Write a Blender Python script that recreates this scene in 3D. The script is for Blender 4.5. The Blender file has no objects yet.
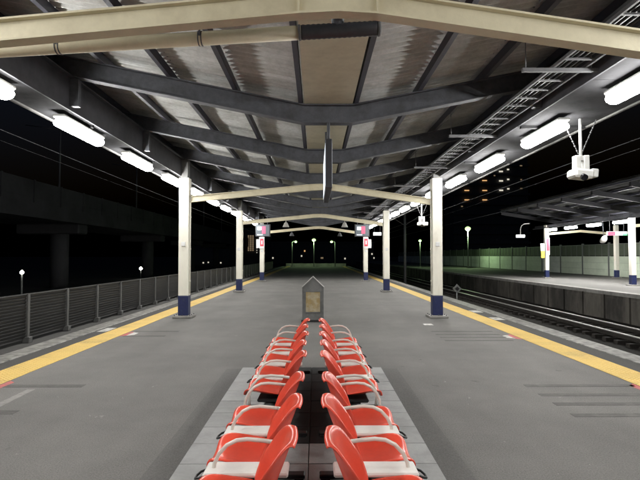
import bpy, bmesh, math, random
from mathutils import Vector, Matrix
R = math.radians
random.seed(7)
scene = bpy.context.scene
col = scene.collection

# ------------------------------------------------------------------ camera, sky, exposure
cam_d = bpy.data.cameras.new('camera'); cam = bpy.data.objects.new('camera', cam_d); col.objects.link(cam)
cam_d.sensor_width = 36.0; cam_d.lens = 28.125
cam_d.clip_start = 0.05; cam_d.clip_end = 3000
cam.location = (0, 0, 1.54)
cam.rotation_euler = (R(90 + 1.83), 0, R(-0.46))
scene.camera = cam

world = bpy.data.worlds.new('World'); scene.world = world; world.use_nodes = True
wn = world.node_tree.nodes; wl = world.node_tree.links
bg = wn.get('Background') or wn.new('ShaderNodeBackground')
sky = wn.new('ShaderNodeTexSky'); sky.sky_type = 'NISHITA'; sky.sun_disc = False
sky.sun_elevation = R(-3.6); sky.sun_rotation = R(200)
tint = wn.new('ShaderNodeMix'); tint.data_type = 'RGBA'; tint.blend_type = 'MULTIPLY'; tint.inputs[0].default_value = 1.0
tint.inputs[7].default_value = (0.75, 1.05, 1.6, 1)          # blue-grey night sky
wl.new(sky.outputs['Color'], tint.inputs[6]); wl.new(tint.outputs[2], bg.inputs['Color']); bg.inputs['Strength'].default_value = 0.15

scene.view_settings.view_transform = 'Standard'; scene.view_settings.look = 'None'
scene.view_settings.gamma = 1.0; scene.view_settings.use_curve_mapping = False
scene.view_settings.exposure = 0.18
scene.cycles.use_denoising = True
scene.cycles.max_bounces = 4; scene.cycles.diffuse_bounces = 3; scene.cycles.glossy_bounces = 2
scene.cycles.transparent_max_bounces = 4
scene.cycles.sample_clamp_indirect = 4.0
scene.cycles.caustics_reflective = False; scene.cycles.caustics_refractive = False

LAMP_STRENGTH = 70.0

# ------------------------------------------------------------------ materials
M = {}
def mat(name, color, rough=0.6, var=0.0, scale=8.0, bump=0.0, bump_scale=60.0, metal=0.0, color2=None,
        c2_scale=2.0, c2_lo=0.45, c2_hi=0.7, obj_var=0.0, spec=0.5, stretch=(1, 1, 1), detail=6.0):
    m = bpy.data.materials.new(name); m.use_nodes = True
    nt = m.node_tree; n = nt.nodes; l = nt.links
    b = n['Principled BSDF']
    b.inputs['Roughness'].default_value = rough; b.inputs['Metallic'].default_value = metal
    b.inputs['Specular IOR Level'].default_value = spec
    tc = n.new('ShaderNodeTexCoord'); mp = n.new('ShaderNodeMapping'); mp.inputs['Scale'].default_value = stretch
    geo = n.new('ShaderNodeNewGeometry')
    l.new(geo.outputs['Position'], mp.inputs['Vector'])
    base = n.new('ShaderNodeRGB'); base.outputs[0].default_value = (*color, 1)
    out = base.outputs[0]
    if color2 is not None:
        nz = n.new('ShaderNodeTexNoise'); nz.inputs['Scale'].default_value = c2_scale; nz.inputs['Detail'].default_value = detail
        nz.inputs['Roughness'].default_value = 0.62
        l.new(mp.outputs[0], nz.inputs['Vector'])
        mr = n.new('ShaderNodeMapRange'); mr.inputs[1].default_value = c2_lo; mr.inputs[2].default_value = c2_hi
        l.new(nz.outputs['Fac'], mr.inputs[0])
        mx = n.new('ShaderNodeMix'); mx.data_type = 'RGBA'
        mx.inputs[7].default_value = (*color2, 1)
        l.new(mr.outputs[0], mx.inputs[0]); l.new(out, mx.inputs[6]); out = mx.outputs[2]
    if var > 0 or obj_var > 0:
        nz = n.new('ShaderNodeTexNoise'); nz.inputs['Scale'].default_value = scale; nz.inputs['Detail'].default_value = 8
        nz.inputs['Roughness'].default_value = 0.7
        l.new(mp.outputs[0], nz.inputs['Vector'])
        mr = n.new('ShaderNodeMapRange'); mr.inputs[1].default_value = 0.25; mr.inputs[2].default_value = 0.75
        mr.inputs[3].default_value = 1 - var; mr.inputs[4].default_value = 1 + var
        l.new(nz.outputs['Fac'], mr.inputs[0])
        val = mr.outputs[0]
        if obj_var > 0:
            oi = n.new('ShaderNodeObjectInfo'); m2 = n.new('ShaderNodeMapRange')
            m2.inputs[3].default_value = 1 - obj_var; m2.inputs[4].default_value = 1 + obj_var
            l.new(oi.outputs['Random'], m2.inputs[0])
            mm = n.new('ShaderNodeMath'); mm.operation = 'MULTIPLY'
            l.new(val, mm.inputs[0]); l.new(m2.outputs[0], mm.inputs[1]); val = mm.outputs[0]
        vm = n.new('ShaderNodeVectorMath'); vm.operation = 'SCALE'
        l.new(out, vm.inputs[0]); l.new(val, vm.inputs['Scale']); out = vm.outputs[0]
    l.new(out, b.inputs['Base Color'])
    if bump > 0:
        nz = n.new('ShaderNodeTexNoise'); nz.inputs['Scale'].default_value = bump_scale; nz.inputs['Detail'].default_value = 4
        l.new(geo.outputs['Position'], nz.inputs['Vector'])
        bp = n.new('ShaderNodeBump'); bp.inputs['Strength'].default_value = bump; bp.inputs['Distance'].default_value = 0.01
        l.new(nz.outputs['Fac'], bp.inputs['Height']); l.new(bp.outputs[0], b.inputs['Normal'])
    M[name] = m
    return m

def emis(name, color, strength):
    m = bpy.data.materials.new(name); m.use_nodes = True
    b = m.node_tree.nodes['Principled BSDF']
    b.inputs['Base Color'].default_value = (*[min(0.8, c * .8) for c in color], 1)
    b.inputs['Emission Color'].default_value = (*color, 1); b.inputs['Emission Strength'].default_value = strength
    M[name] = m
    return m

def asphalt_material():
    """worn platform asphalt: broad pale wear, fine aggregate, small pale specks"""
    m = mat('asphalt', (0.138, 0.133, 0.125), 0.8, var=0.50, scale=85, bump=0.7, bump_scale=150,
            color2=(0.180, 0.174, 0.163), c2_scale=0.6, c2_lo=0.36, c2_hi=0.68, spec=0.3, detail=9)
    nt = m.node_tree; n = nt.nodes; l = nt.links; b = n['Principled BSDF']
    src = b.inputs['Base Color'].links[0].from_socket
    geo = n.new('ShaderNodeNewGeometry')
    vo = n.new('ShaderNodeTexVoronoi'); vo.inputs['Scale'].default_value = 2.2; vo.inputs['Randomness'].default_value = 1
    nz = n.new('ShaderNodeTexNoise'); nz.inputs['Scale'].default_value = 9
    va = n.new('ShaderNodeVectorMath'); va.operation = 'MULTIPLY_ADD'
    va.inputs[1].default_value = (.25, .25, .25)
    l.new(geo.outputs['Position'], nz.inputs['Vector']); l.new(nz.outputs['Color'], va.inputs[0]); l.new(geo.outputs['Position'], va.inputs[2])
    l.new(va.outputs[0], vo.inputs['Vector'])
    mr = n.new('ShaderNodeMapRange'); mr.inputs[1].default_value = 0.050; mr.inputs[2].default_value = 0.030
    l.new(vo.outputs['Distance'], mr.inputs[0])
    mx = n.new('ShaderNodeMix'); mx.data_type = 'RGBA'; mx.inputs[7].default_value = (0.34, 0.33, 0.31, 1)
    ml = n.new('ShaderNodeMath'); ml.operation = 'MULTIPLY'; ml.inputs[1].default_value = 0.5
    l.new(mr.outputs[0], ml.inputs[0]); l.new(ml.outputs[0], mx.inputs[0]); l.new(src, mx.inputs[6])
    # long scuffed streaks along the walking direction
    mp = n.new('ShaderNodeMapping'); mp.inputs['Scale'].default_value = (1.6, 0.28, 1)
    l.new(geo.outputs['Position'], mp.inputs['Vector'])
    n2 = n.new('ShaderNodeTexNoise'); n2.inputs['Scale'].default_value = 1.7; n2.inputs['Detail'].default_value = 7
    l.new(mp.outputs[0], n2.inputs['Vector'])
    m3 = n.new('ShaderNodeMapRange'); m3.inputs[1].default_value = .3; m3.inputs[2].default_value = .7
    m3.inputs[3].default_value = .95; m3.inputs[4].default_value = 1.05
    l.new(n2.outputs['Fac'], m3.inputs[0])
    vs = n.new('ShaderNodeVectorMath'); vs.operation = 'SCALE'
    l.new(mx.outputs[2], vs.inputs[0]); l.new(m3.outputs[0], vs.inputs['Scale'])
    # dark gum spots and blotches
    v2 = n.new('ShaderNodeTexVoronoi'); v2.inputs['Scale'].default_value = 1.3
    l.new(va.outputs[0], v2.inputs['Vector'])
    m4 = n.new('ShaderNodeMapRange'); m4.inputs[1].default_value = .075; m4.inputs[2].default_value = .03
    m4.inputs[3].default_value = 1.0; m4.inputs[4].default_value = .72
    l.new(v2.outputs['Distance'], m4.inputs[0])
    n5 = n.new('ShaderNodeTexNoise'); n5.inputs['Scale'].default_value = 3.3; n5.inputs['Detail'].default_value = 10; n5.inputs['Roughness'].default_value = .75
    l.new(geo.outputs['Position'], n5.inputs['Vector'])
    m5 = n.new('ShaderNodeMapRange'); m5.inputs[1].default_value = .3; m5.inputs[2].default_value = .7; m5.inputs[3].default_value = .94; m5.inputs[4].default_value = 1.05
    l.new(n5.outputs['Fac'], m5.inputs[0])
    mu = n.new('ShaderNodeMath'); mu.operation = 'MULTIPLY'
    l.new(m4.outputs[0], mu.inputs[0]); l.new(m5.outputs[0], mu.inputs[1])
    v3 = n.new('ShaderNodeVectorMath'); v3.operation = 'SCALE'
    l.new(vs.outputs[0], v3.inputs[0]); l.new(mu.outputs[0], v3.inputs['Scale'])
    l.new(v3.outputs[0], b.inputs['Base Color'])
asphalt_material()
mat('dark_asphalt', (0.055, 0.053, 0.05), 0.8, var=0.2, scale=40, bump=0.5, bump_scale=160)
mat('line_ghost', (0.072, 0.069, 0.064), 0.75, var=0.25, scale=30, color2=(0.115, 0.11, 0.10), c2_scale=5, c2_lo=.45, c2_hi=.72)
mat('concrete', (0.30, 0.29, 0.27), 0.75, var=0.2, scale=6, bump=0.3, bump_scale=80, color2=(0.16, 0.155, 0.145), c2_scale=1.4)
mat('edge_stone', (0.30, 0.29, 0.265), 0.5, var=0.35, scale=28, bump=0.8, bump_scale=60, color2=(0.10, 0.097, 0.09), c2_scale=7, c2_lo=.42, c2_hi=.64, obj_var=.14)
mat('face_concrete', (0.115, 0.105, 0.09), 0.8, var=0.3, scale=5, bump=0.3, color2=(0.035, 0.032, 0.028), c2_scale=.9, c2_lo=.4, c2_hi=.62, stretch=(1, 1, .35))
mat('yellow', (0.62, 0.43, 0.125), 0.6, var=0.12, scale=35, bump=0.35, bump_scale=120, color2=(0.36, 0.26, 0.10), c2_scale=1.6, c2_lo=.54, c2_hi=.80, obj_var=.05)
mat('paint_white', (0.55, 0.54, 0.51), 0.6, var=0.2, scale=40, color2=(0.22, 0.215, 0.20), c2_scale=9, c2_lo=.46, c2_hi=.66)
mat('paint_red', (0.50, 0.085, 0.08), 0.6, var=0.2, scale=40, color2=(0.24, 0.14, 0.13), c2_scale=9, c2_lo=.44, c2_hi=.66)
mat('faint_line', (0.24, 0.23, 0.215), 0.7, var=0.15, scale=30, color2=(0.16, 0.155, 0.145), c2_scale=10, c2_lo=.4, c2_hi=.7)
mat('tile', (0.30, 0.30, 0.295), 0.55, var=0.08, scale=25, bump=0.15, bump_scale=90, obj_var=.09, color2=(0.22, 0.22, 0.215), c2_scale=3.2)
mat('grout', (0.08, 0.078, 0.075), 0.9, var=0.2, scale=30)
mat('cream', (0.66, 0.60, 0.43), 0.45, var=0.06, scale=12, color2=(0.50, 0.44, 0.30), c2_scale=2.3, c2_lo=.52, c2_hi=.8, bump=.08)
mat('column_cream', (0.86, 0.83, 0.72), 0.5, var=0.05, scale=10, color2=(0.66, 0.60, 0.47), c2_scale=4.0, c2_lo=.56, c2_hi=.82, stretch=(1, 1, .35), bump=.06)
mat('navy', (0.012, 0.02, 0.085), 0.45, var=0.2, scale=14, color2=(0.05, 0.052, 0.085), c2_scale=9, c2_lo=.55, c2_hi=.75)
mat('dark_steel', (0.080, 0.083, 0.094), 0.6, var=0.25, scale=14, color2=(0.045, 0.045, 0.048), c2_scale=4, c2_lo=.45, c2_hi=.75, spec=.3, bump=.1)
mat('purlin_steel', (0.045, 0.045, 0.062), 0.5, var=0.22, scale=18)
mat('girder_grey', (0.065, 0.065, 0.072), 0.75, var=0.15, scale=7, color2=(0.04, 0.04, 0.045), c2_scale=2.0, spec=.2)
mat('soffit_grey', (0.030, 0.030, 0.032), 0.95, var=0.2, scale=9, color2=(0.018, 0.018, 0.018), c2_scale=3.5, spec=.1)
mat('trim_pale', (0.11, 0.108, 0.103), 0.8, var=0.15, scale=12, color2=(0.065, 0.063, 0.06), c2_scale=4, spec=.2)
mat('roof_sheet', (0.50, 0.505, 0.49), 0.95, var=0.18, scale=22, bump=.2, bump_scale=120, color2=(0.36, 0.355, 0.33), c2_scale=3.0,
    c2_lo=.40, c2_hi=.70, obj_var=.10, stretch=(.8, 1.2, 1), spec=.05)
mat('gutter', (0.52, 0.485, 0.36), 0.6, var=0.1, scale=8, color2=(0.42, 0.385, 0.28), c2_scale=2.2)
mat('galvanised', (0.13, 0.13, 0.135), 0.6, var=0.15, scale=20, metal=0.0, spec=.3)
mat('rubber', (0.035, 0.037, 0.045), 0.55, var=0.2, scale=20)
mat('black', (0.012, 0.012, 0.013), 0.5, var=0.2, scale=20)
mat('red_shell', (0.74, 0.078, 0.043), 0.27, var=0.05, scale=25, color2=(0.66, 0.075, 0.045), c2_scale=9, c2_lo=.48, c2_hi=.75, obj_var=.07, bump=.03, bump_scale=40)
mat('white_plate', (0.74, 0.72, 0.68), 0.35, var=0.05, scale=20, color2=(0.55, 0.52, 0.47), c2_scale=9, c2_lo=.58, c2_hi=.85)
mat('arm_white', (0.70, 0.66, 0.60), 0.3, var=0.05, scale=20)
mat('cabinet_grey', (0.16, 0.16, 0.155), 0.55, var=0.15, scale=16, color2=(0.10, 0.10, 0.095), c2_scale=5)
mat('cabinet_edge', (0.24, 0.235, 0.22), 0.6, var=0.1, scale=20)
mat('tan_poster', (0.34, 0.25, 0.11), 0.5, var=0.2, scale=12, color2=(0.40, 0.34, 0.23), c2_scale=7.5, c2_lo=.45, c2_hi=.58)
mat('fence_grey', (0.030, 0.030, 0.030), 0.5, var=0.12, scale=12, obj_var=.12)
mat('fence_post', (0.055, 0.055, 0.053), 0.6, var=0.2, scale=15)
mat('viaduct', (0.06, 0.06, 0.064), 0.85, var=0.15, scale=.8, color2=(0.032, 0.032, 0.035), c2_scale=.25)
mat('ballast', (0.026, 0.024, 0.021), 0.95, var=0.5, scale=16, bump=1.0, bump_scale=22, spec=.1)
mat('ground', (0.03, 0.03, 0.028), 0.95, var=0.3, scale=1.0)
mat('rail_steel', (0.45, 0.43, 0.41), 0.35, var=0.1, scale=20, metal=0.3)
mat('sleeper', (0.032, 0.029, 0.026), 0.9, var=0.25, scale=12, spec=.1)
mat('panel_white', (0.80, 0.82, 0.78), 0.6, var=0.08, scale=3, color2=(0.66, 0.68, 0.63), c2_scale=.7, obj_var=.05)
mat('barrier_post', (0.17, 0.18, 0.17), 0.5, var=0.1)
mat('mesh_green', (0.10, 0.12, 0.085), 0.7, var=0.15, scale=4)
mat('cctv_white', (0.72, 0.72, 0.69), 0.4, var=0.05)
mat('speaker_grey', (0.42, 0.41, 0.38), 0.5, var=0.08)
mat('building_dark', (0.10, 0.10, 0.105), 0.85, var=0.15, scale=.2)
mat('leaf_dark', (0.05, 0.075, 0.035), 0.7, var=0.3, scale=3)
mat('bark', (0.07, 0.055, 0.04), 0.9, var=0.2)
mat('wire', (0.10, 0.10, 0.11), 0.6, var=.05)
mat('lens', (0.01, 0.01, 0.012), 0.1)
emis('tube', (1.0, 0.99, 0.965), LAMP_STRENGTH)
emis('sodium_green', (0.62, 1.0, 0.40), 1.5)
emis('tube_far', (1.0, 0.99, 0.965), LAMP_STRENGTH * 3.0)
emis('far_white', (1.0, 0.97, 0.88), 12.0)
emis('win_orange', (1.0, 0.55, 0.22), 0.7)
emis('win_white', (1.0, 0.93, 0.75), 0.6)
emis('win_dim', (1.0, 0.72, 0.42), 0.16)
emis('blue_glow', (0.05, 0.10, 0.8), 0.45)
emis('sign_white', (0.95, 1.0, 1.0), 0.9)
emis('sign_face', (0.85, 0.92, 1.0), 0.75)
emis('screen_dark', (0.12, 0.14, 0.16), 0.35)
emis('sign_pink', (1.0, 0.16, 0.28), 0.30)
emis('sign_green', (0.2, 0.8, 0.35), 0.7)
mat('plate_red', (0.66, 0.06, 0.09), 0.4, var=.1)
mat('plate_white', (0.75, 0.75, 0.73), 0.4, var=.05)
mat('plate_yellow', (0.70, 0.52, 0.08), 0.4, var=.05)

mat('tile_shaded', (0.028, 0.029, 0.030), 0.8, var=0.2, scale=20, obj_var=.1, spec=.2)
mat('steel_black', (0.018, 0.018, 0.020), 0.7, var=0.2, scale=14, spec=.2)
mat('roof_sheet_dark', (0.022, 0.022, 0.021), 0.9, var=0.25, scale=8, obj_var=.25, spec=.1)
mat('panel_green_lit', (0.76, 0.84, 0.68), 0.6, var=0.08, scale=3, color2=(0.64, 0.73, 0.57), c2_scale=.7, obj_var=.05)
# ------------------------------------------------------------------ mesh helpers
def add_box(bm, x0, x1, y0, y1, z0, z1, bevel=0.0, taper=None):
    vs = [bm.verts.new((x, y, z)) for z in (z0, z1) for y in (y0, y1) for x in (x0, x1)]
    if taper:
        cx, cy = (x0 + x1) / 2, (y0 + y1) / 2
        for v in vs[4:]:
            v.co.x = cx + (v.co.x - cx) * taper; v.co.y = cy + (v.co.y - cy) * taper
    fs = [(0, 2, 3, 1), (4, 5, 7, 6), (0, 1, 5, 4), (2, 6, 7, 3), (0, 4, 6, 2), (1, 3, 7, 5)]
    faces = [bm.faces.new([vs[i] for i in f]) for f in fs]
    if bevel > 0:
        es = list({e for f in faces for e in f.edges})
        bmesh.ops.bevel(bm, geom=es, offset=bevel, segments=1, affect='EDGES', profile=0.5)
    return bm

def add_tube(bm, pts, r, seg=8, caps=True):
    pts = [Vector(p) for p in pts]
    rings = []
    up0 = None
    for i, p in enumerate(pts):
        if i == 0: t = pts[1] - p
        elif i == len(pts) - 1: t = p - pts[i - 1]
        else: t = (pts[i + 1] - p).normalized() + (p - pts[i - 1]).normalized()
        t.normalize()
        if up0 is None:
            up0 = Vector((0, 0, 1)) if abs(t.z) < .9 else Vector((1, 0, 0))
        a = t.cross(up0).normalized(); b = a.cross(t).normalized(); up0 = b
        rr = r[i] if isinstance(r, (list, tuple)) else r
        rings.append([bm.verts.new(p + a * math.cos(2 * math.pi * k / seg) * rr + b * math.sin(2 * math.pi * k / seg) * rr) for k in range(seg)])
    for i in range(len(rings) - 1):
        for k in range(seg):
            f = bm.faces.new((rings[i][k], rings[i][(k + 1) % seg], rings[i + 1][(k + 1) % seg], rings[i + 1][k])); f.smooth = True
    if caps:
        bm.faces.new(rings[0][::-1]); bm.faces.new(rings[-1])
    return bm

def add_sweep(bm, poly, sections):
    """poly: (x,z) points; each section box (y0,y1,z0,z1) is swept along it"""
    for (y0, y1, z0, z1) in sections:
        rings = []
        for (x, z) in poly:
            rings.append([bm.verts.new(c) for c in ((x, y0, z + z0), (x, y1, z + z0), (x, y1, z + z1), (x, y0, z + z1))])
        for i in range(len(rings) - 1):
            for k in range(4):
                bm.faces.new((rings[i][k], rings[i + 1][k], rings[i + 1][(k + 1) % 4], rings[i][(k + 1) % 4]))
        bm.faces.new(rings[0]); bm.faces.new(rings[-1][::-1])
    return bm

def mesh_of(bm, name, m, smooth=False):
    me = bpy.data.meshes.new(name)
    bmesh.ops.recalc_face_normals(bm, faces=bm.faces[:])
    bm.to_mesh(me); bm.free()
    if m: me.materials.append(M[m])
    if smooth:
        for p in me.polygons: p.use_smooth = True
    return me

def put(name, me, parent=None, loc=(0, 0, 0), rot=(0, 0, 0)):
    o = bpy.data.objects.new(name, me); col.objects.link(o)
    o.parent = parent; o.location = loc; o.rotation_euler = rot
    return o

def obj(name, bm, m, parent=None, loc=(0, 0, 0), rot=(0, 0, 0), smooth=False):
    return put(name, mesh_of(bm, name, m, smooth), parent, loc, rot)

def box(name, m, parent, x0, x1, y0, y1, z0, z1, bevel=0.0):
    return obj(name, add_box(bmesh.new(), x0, x1, y0, y1, z0, z1, bevel), m, parent)

def tag(o, label, cat, group=None, kind=None):
    o['label'] = label; o['category'] = cat
    if group: o['group'] = group
    if kind: o['kind'] = kind
    return o

def thing(name, label, cat, loc=(0, 0, 0), group=None, rotz=0):
    o = bpy.data.objects.new(name, None); col.objects.link(o)
    o.location = loc; o.rotation_euler = (0, 0, rotz); o.empty_display_size = .2
    return tag(o, label, cat, group)

def struct(o):
    o['kind'] = 'structure'; return o

def copy_tree(o, parent=None):
    c = o.copy(); col.objects.link(c); c.parent = parent
    for ch in list(o.children): copy_tree(ch, c)
    return c

ORD = ['first', 'second', 'third', 'fourth', 'fifth', 'sixth', 'seventh', 'eighth', 'ninth', 'tenth', 'eleventh', 'twelfth', 'thirteenth']
Y0, Y1 = -8.4, 32.0          # our canopy
BAY = [-5.4, 3.4, 12.6, 21.6, 30.6]
XL, XR = -3.3, 3.04          # column lines

# ------------------------------------------------------------------ ground, tracks bed
g = bmesh.new()
vs = [g.verts.new(p) for p in ((-900, -200, -1.42), (900, -200, -1.42), (900, 1600, -1.42), (-900, 1600, -1.42))]
g.faces.new(vs)
struct(obj('ground', g, 'ground'))

# trackbed on the right: one bed of ballast with a shouldered, bumpy top
def ballast_bed(x0, x1, y0, y1, z):
    bm = bmesh.new(); nx, ny = 22, 240
    rnd = random.Random(3)
    grid = []
    for j in range(ny + 1):
        y = y0 + (y1 - y0) * j / ny; row = []
        for i in range(nx + 1):
            x = x0 + (x1 - x0) * i / nx
            row.append(bm.verts.new((x, y, z + rnd.uniform(-.03, .03))))
        grid.append(row)
    for j in range(ny):
        for i in range(nx):
            bm.faces.new((grid[j][i], grid[j][i + 1], grid[j + 1][i + 1], grid[j + 1][i]))
    return bm
bed = struct(obj('trackbed', ballast_bed(4.98, 12.62, -8, 150, -1.20), 'ballast'))

def railway_track(xc, label):
    t = thing('railway_track', label, 'railway track', (xc, 0, -1.2), 'tracks between the two platforms')
    for s in (-1, 1):
        bm = bmesh.new(); x = s * 0.5335 + s * .03
        add_box(bm, x - .075, x + .075, -8, 150, .115, .13)
        add_box(bm, x - .011, x + .011, -8, 150, .13, .235)
        rl = obj('rail', bm, 'sleeper', t)
        obj('rail_head', add_box(bmesh.new(), x - .035, x + .035, -8, 150, .2352, .272, .006), 'rail_steel', rl)
    me = mesh_of(add_box(bmesh.new(), -1.0, 1.0, -.11, .11, -.05, .11, .015), 'sleeper', 'sleeper')
    k = 0
    y = 2.0
    while y < 62:
        put('sleeper', me, t, (0, y, 0)); y += .62
railway_track(6.75, 'near railway track running right beside the asphalt platform')
railway_track(10.35, 'far railway track running below the opposite platform wall')

# ------------------------------------------------------------------ our platform
EL, ER = -5.32, 4.96
pb = bmesh.new()
add_box(pb, EL, ER - .06, -8.4, 75, -1.40, -0.06)
platform = struct(obj('platform', pb, 'face_concrete'))
tb = bmesh.new(); add_box(tb, -4.50, 4.60, -8.4, 75, -.0595, 0.0)
struct(obj('paving', tb, 'asphalt', platform))
box('edge_ledge', 'dark_asphalt', platform, EL, -4.875, -8.4, 75, -.0595, -.02)
struct(platform.children[0])
# edge stones
me = mesh_of(add_box(bmesh.new(), -.172, .172, -.447, .447, -.0595, .012, .006), 'edge_stone', 'edge_stone')
for k in range(52):
    y = 1.6 + k * .9
    put('edge_stone', me, platform, (-4.69, y, 0)); put('edge_stone', me, platform, (4.785, y, 0))
me = mesh_of(add_box(bmesh.new(), -.172, .172, -14, 14, -.0595, .012), 'edge_stone', 'edge_stone')
put('edge_stone', me, platform, (-4.69, 1.15 + 46.8 + 14.02, 0)); put('edge_stone', me, platform, (4.785, 1.15 + 46.8 + 14.02, 0))
me = mesh_of(add_box(bmesh.new(), -.172, .172, -4.7, 4.7, -.0595, .012), 'edge_stone', 'edge_stone')
put('edge_stone', me, platform, (-4.69, -3.56, 0)); put('edge_stone', me, platform, (4.785, -3.56, 0))
# darker strip of asphalt outside the yellow line
box('edge_strip', 'dark_asphalt', platform, -4.498, -4.235, -8.4, 75, 0.0, .004)
box('edge_strip', 'dark_asphalt', platform, 4.262, 4.598, -8.4, 75, 0.0, .004)
# yellow tactile tiles with raised studs on the nearer ones
def tactile(studs, w=.44, l=.296):
    bm = bmesh.new(); add_box(bm, -w / 2, w / 2, -l / 2, l / 2, 0.0, .008, .002)
    if studs:
        for i in range(7):
            for j in range(5):
                x = -w / 2 + w * (i + .5) / 7; y = -l / 2 + l * (j + .5) / 5
                vb = [bm.verts.new((x + a * .016, y + b * .016, .0081)) for a, b in ((-1, -1), (1, -1), (1, 1), (-1, 1))]
                vt = [bm.verts.new((x + a * .009, y + b * .009, .013)) for a, b in ((-1, -1), (1, -1), (1, 1), (-1, 1))]
                bm.faces.new(vt)
                for q in range(4): bm.faces.new((vb[q], vb[(q + 1) % 4], vt[(q + 1) % 4], vt[q]))
    return mesh_of(bm, 'tactile_tile', 'yellow')
t_stud, t_flat = tactile(True), tactile(False)
for xc in (-4.0, 4.05):
    for k in range(112):
        y = 2.5 + k * .3
        if k < 60 or k % 1 == 0:
            put('tactile_tile', t_stud if k < 50 else t_flat, platform, (xc + random.uniform(-.003, .003), y, 0.0))
    box('tactile_strip', 'yellow', platform, xc - .22, xc + .22, 36.0, 75, 0, .008)
# painted boarding marks
def mark(name, m, pts, z=.0022):
    bm = bmesh.new(); lo = [bm.verts.new((x, y, z - .0018)) for x, y in pts]; hi = [bm.verts.new((x, y, z)) for x, y in pts]
    bm.faces.new(hi); n = len(pts)
    for i in range(n): bm.faces.new((lo[i], lo[(i + 1) % n], hi[(i + 1) % n], hi[i]))
    return obj(name, bm, m, platform)
def rect(x0, x1, y0, y1): return [(x0, y0), (x1, y0), (x1, y1), (x0, y1)]
for i, y in enumerate((4.87, 5.24, 5.58, 5.97)):
    mark('queue_line', 'line_ghost', rect(2.48, 3.78, y - .055, y + .045))
for i, y in enumerate((9.15, 9.5, 9.85, 10.25)):
    mark('queue_line', 'line_ghost', rect(2.35, 3.6, y - .05, y + .05))
for (x0, x1, y) in ((-3.68, -2.75, 6.0), (-3.7, -2.95, 5.0), (-3.7, -2.9, 9.7), (-3.7, -2.8, 10.3)):
    mark('queue_line', 'line_ghost', rect(x0, x1, y - .06, y + .06))
mark('queue_line', 'faint_line', [(-3.32, 5.1), (-3.22, 5.1), (-3.24, 5.85), (-3.33, 5.85)])
# red and white arrow marks by the yellow line
for (xs, yc, wh) in ((-1, 9.95, 1), (1, 9.55, 1), (1, 5.75, 0), (-1, 5.95, 0)):
    xb = 3.765 * xs if xs < 0 else 3.815
    d = -xs
    mark('boarding_mark', 'paint_red', [(xb, yc - .30), (xb, yc + .30), (xb + d * .09, yc + .22), (xb + d * .09, yc - .22)])
    if wh: mark('boarding_mark', 'paint_white', [(xb + d * .095, yc - .22), (xb + d * .095, yc + .22), (xb + d * .22, yc + .12), (xb + d * .22, yc - .12)])
mark('boarding_mark', 'paint_white', rect(2.42, 2.62, 11.15, 11.4))
for (x0, x1, y0, y1) in ((-4.44, -4.25, 10.2, 10.75), (4.29, 4.55, 12.0, 12.5), (4.29, 4.55, 13.6, 14.1)):
    mark('boarding_mark', 'paint_white', rect(x0, x1, y0, y1), .0085)
# scraps of litter pressed onto the asphalt
rnd = random.Random(11)
me = mesh_of(add_box(bmesh.new(), -.012, .012, -.009, .009, 0, .002), 'paper_scrap', 'concrete')
for k in range(26):
    x = rnd.choice((-1, 1)) * rnd.uniform(1.15, 3.4); y = rnd.uniform(3.3, 9)
    o = put('paper_scrap', me, platform, (x, y, .0005), (0, 0, rnd.uniform(0, 6))); s = rnd.uniform(.3, .9); o.scale = (s, s * rnd.uniform(.4, 1), 1)

# tiled bed below the benches
# slightly darker asphalt strips along both sides of the tiled bed
mat('strip_asphalt', (0.118, 0.114, 0.108), 0.85, var=0.45, scale=85, bump=.6, bump_scale=150, color2=(0.132, 0.128, 0.121), c2_scale=1.2)
box('side_strip', 'strip_asphalt', platform, -1.215, -1.0005, .4, 6.87, .0, .0035)
box('side_strip', 'strip_asphalt', platform, .8905, 1.105, .4, 6.87, .0, .0035)
tile_bed = box('tile_bed', 'grout', platform, -1.0, .89, .4, 6.87, .0, .012)
tile_bed['kind'] = 'structure'
me = mesh_of(add_box(bmesh.new(), -.233, .233, -.194, .194, 0, .012, .003), 'tile', 'tile')
me_d = mesh_of(add_box(bmesh.new(), -.233, .233, -.194, .194, 0, .012, .003), 'tile', 'tile_shaded')  # inner tiles carry the shade between the seat rows in their colour
for i in range(4):
    for j in range(16):
        yy = 6.87 - .198 - j * .396
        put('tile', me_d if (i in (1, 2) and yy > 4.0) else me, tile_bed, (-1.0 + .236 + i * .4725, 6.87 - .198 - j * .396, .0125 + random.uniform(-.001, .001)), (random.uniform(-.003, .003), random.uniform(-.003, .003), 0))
# ------------------------------------------------------------------ canopy
canopy = thing('platform_canopy', 'dark steel butterfly canopy with corrugated roof over the asphalt platform', 'canopy', (0, 0, 0))
RC = 0.17                                    # valley line
def rz(x):                                   # underside of the rafters
    return 3.36 + .2 * max(0, abs(x - RC) - .33)
raft_poly = [(-4.95, rz(-4.95)), (RC - .33, rz(RC)), (RC + .33, rz(RC)), (4.85, rz(4.85))]
bm = add_sweep(bmesh.new(), raft_poly, [(-.075, .075, 0, .016), (-.008, .008, .016, .245), (-.075, .075, .245, .261)])
raft_me = mesh_of(bm, 'rafter', 'dark_steel')
RAFT = [-8.3, -5.4, -2.4, .5, 3.6, 6.85, 9.75, 12.6, 15.6, 18.6, 21.6, 24.6, 27.6, 30.6]
for y in RAFT:
    put('rafter', raft_me, canopy, (0, y, 0))
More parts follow.
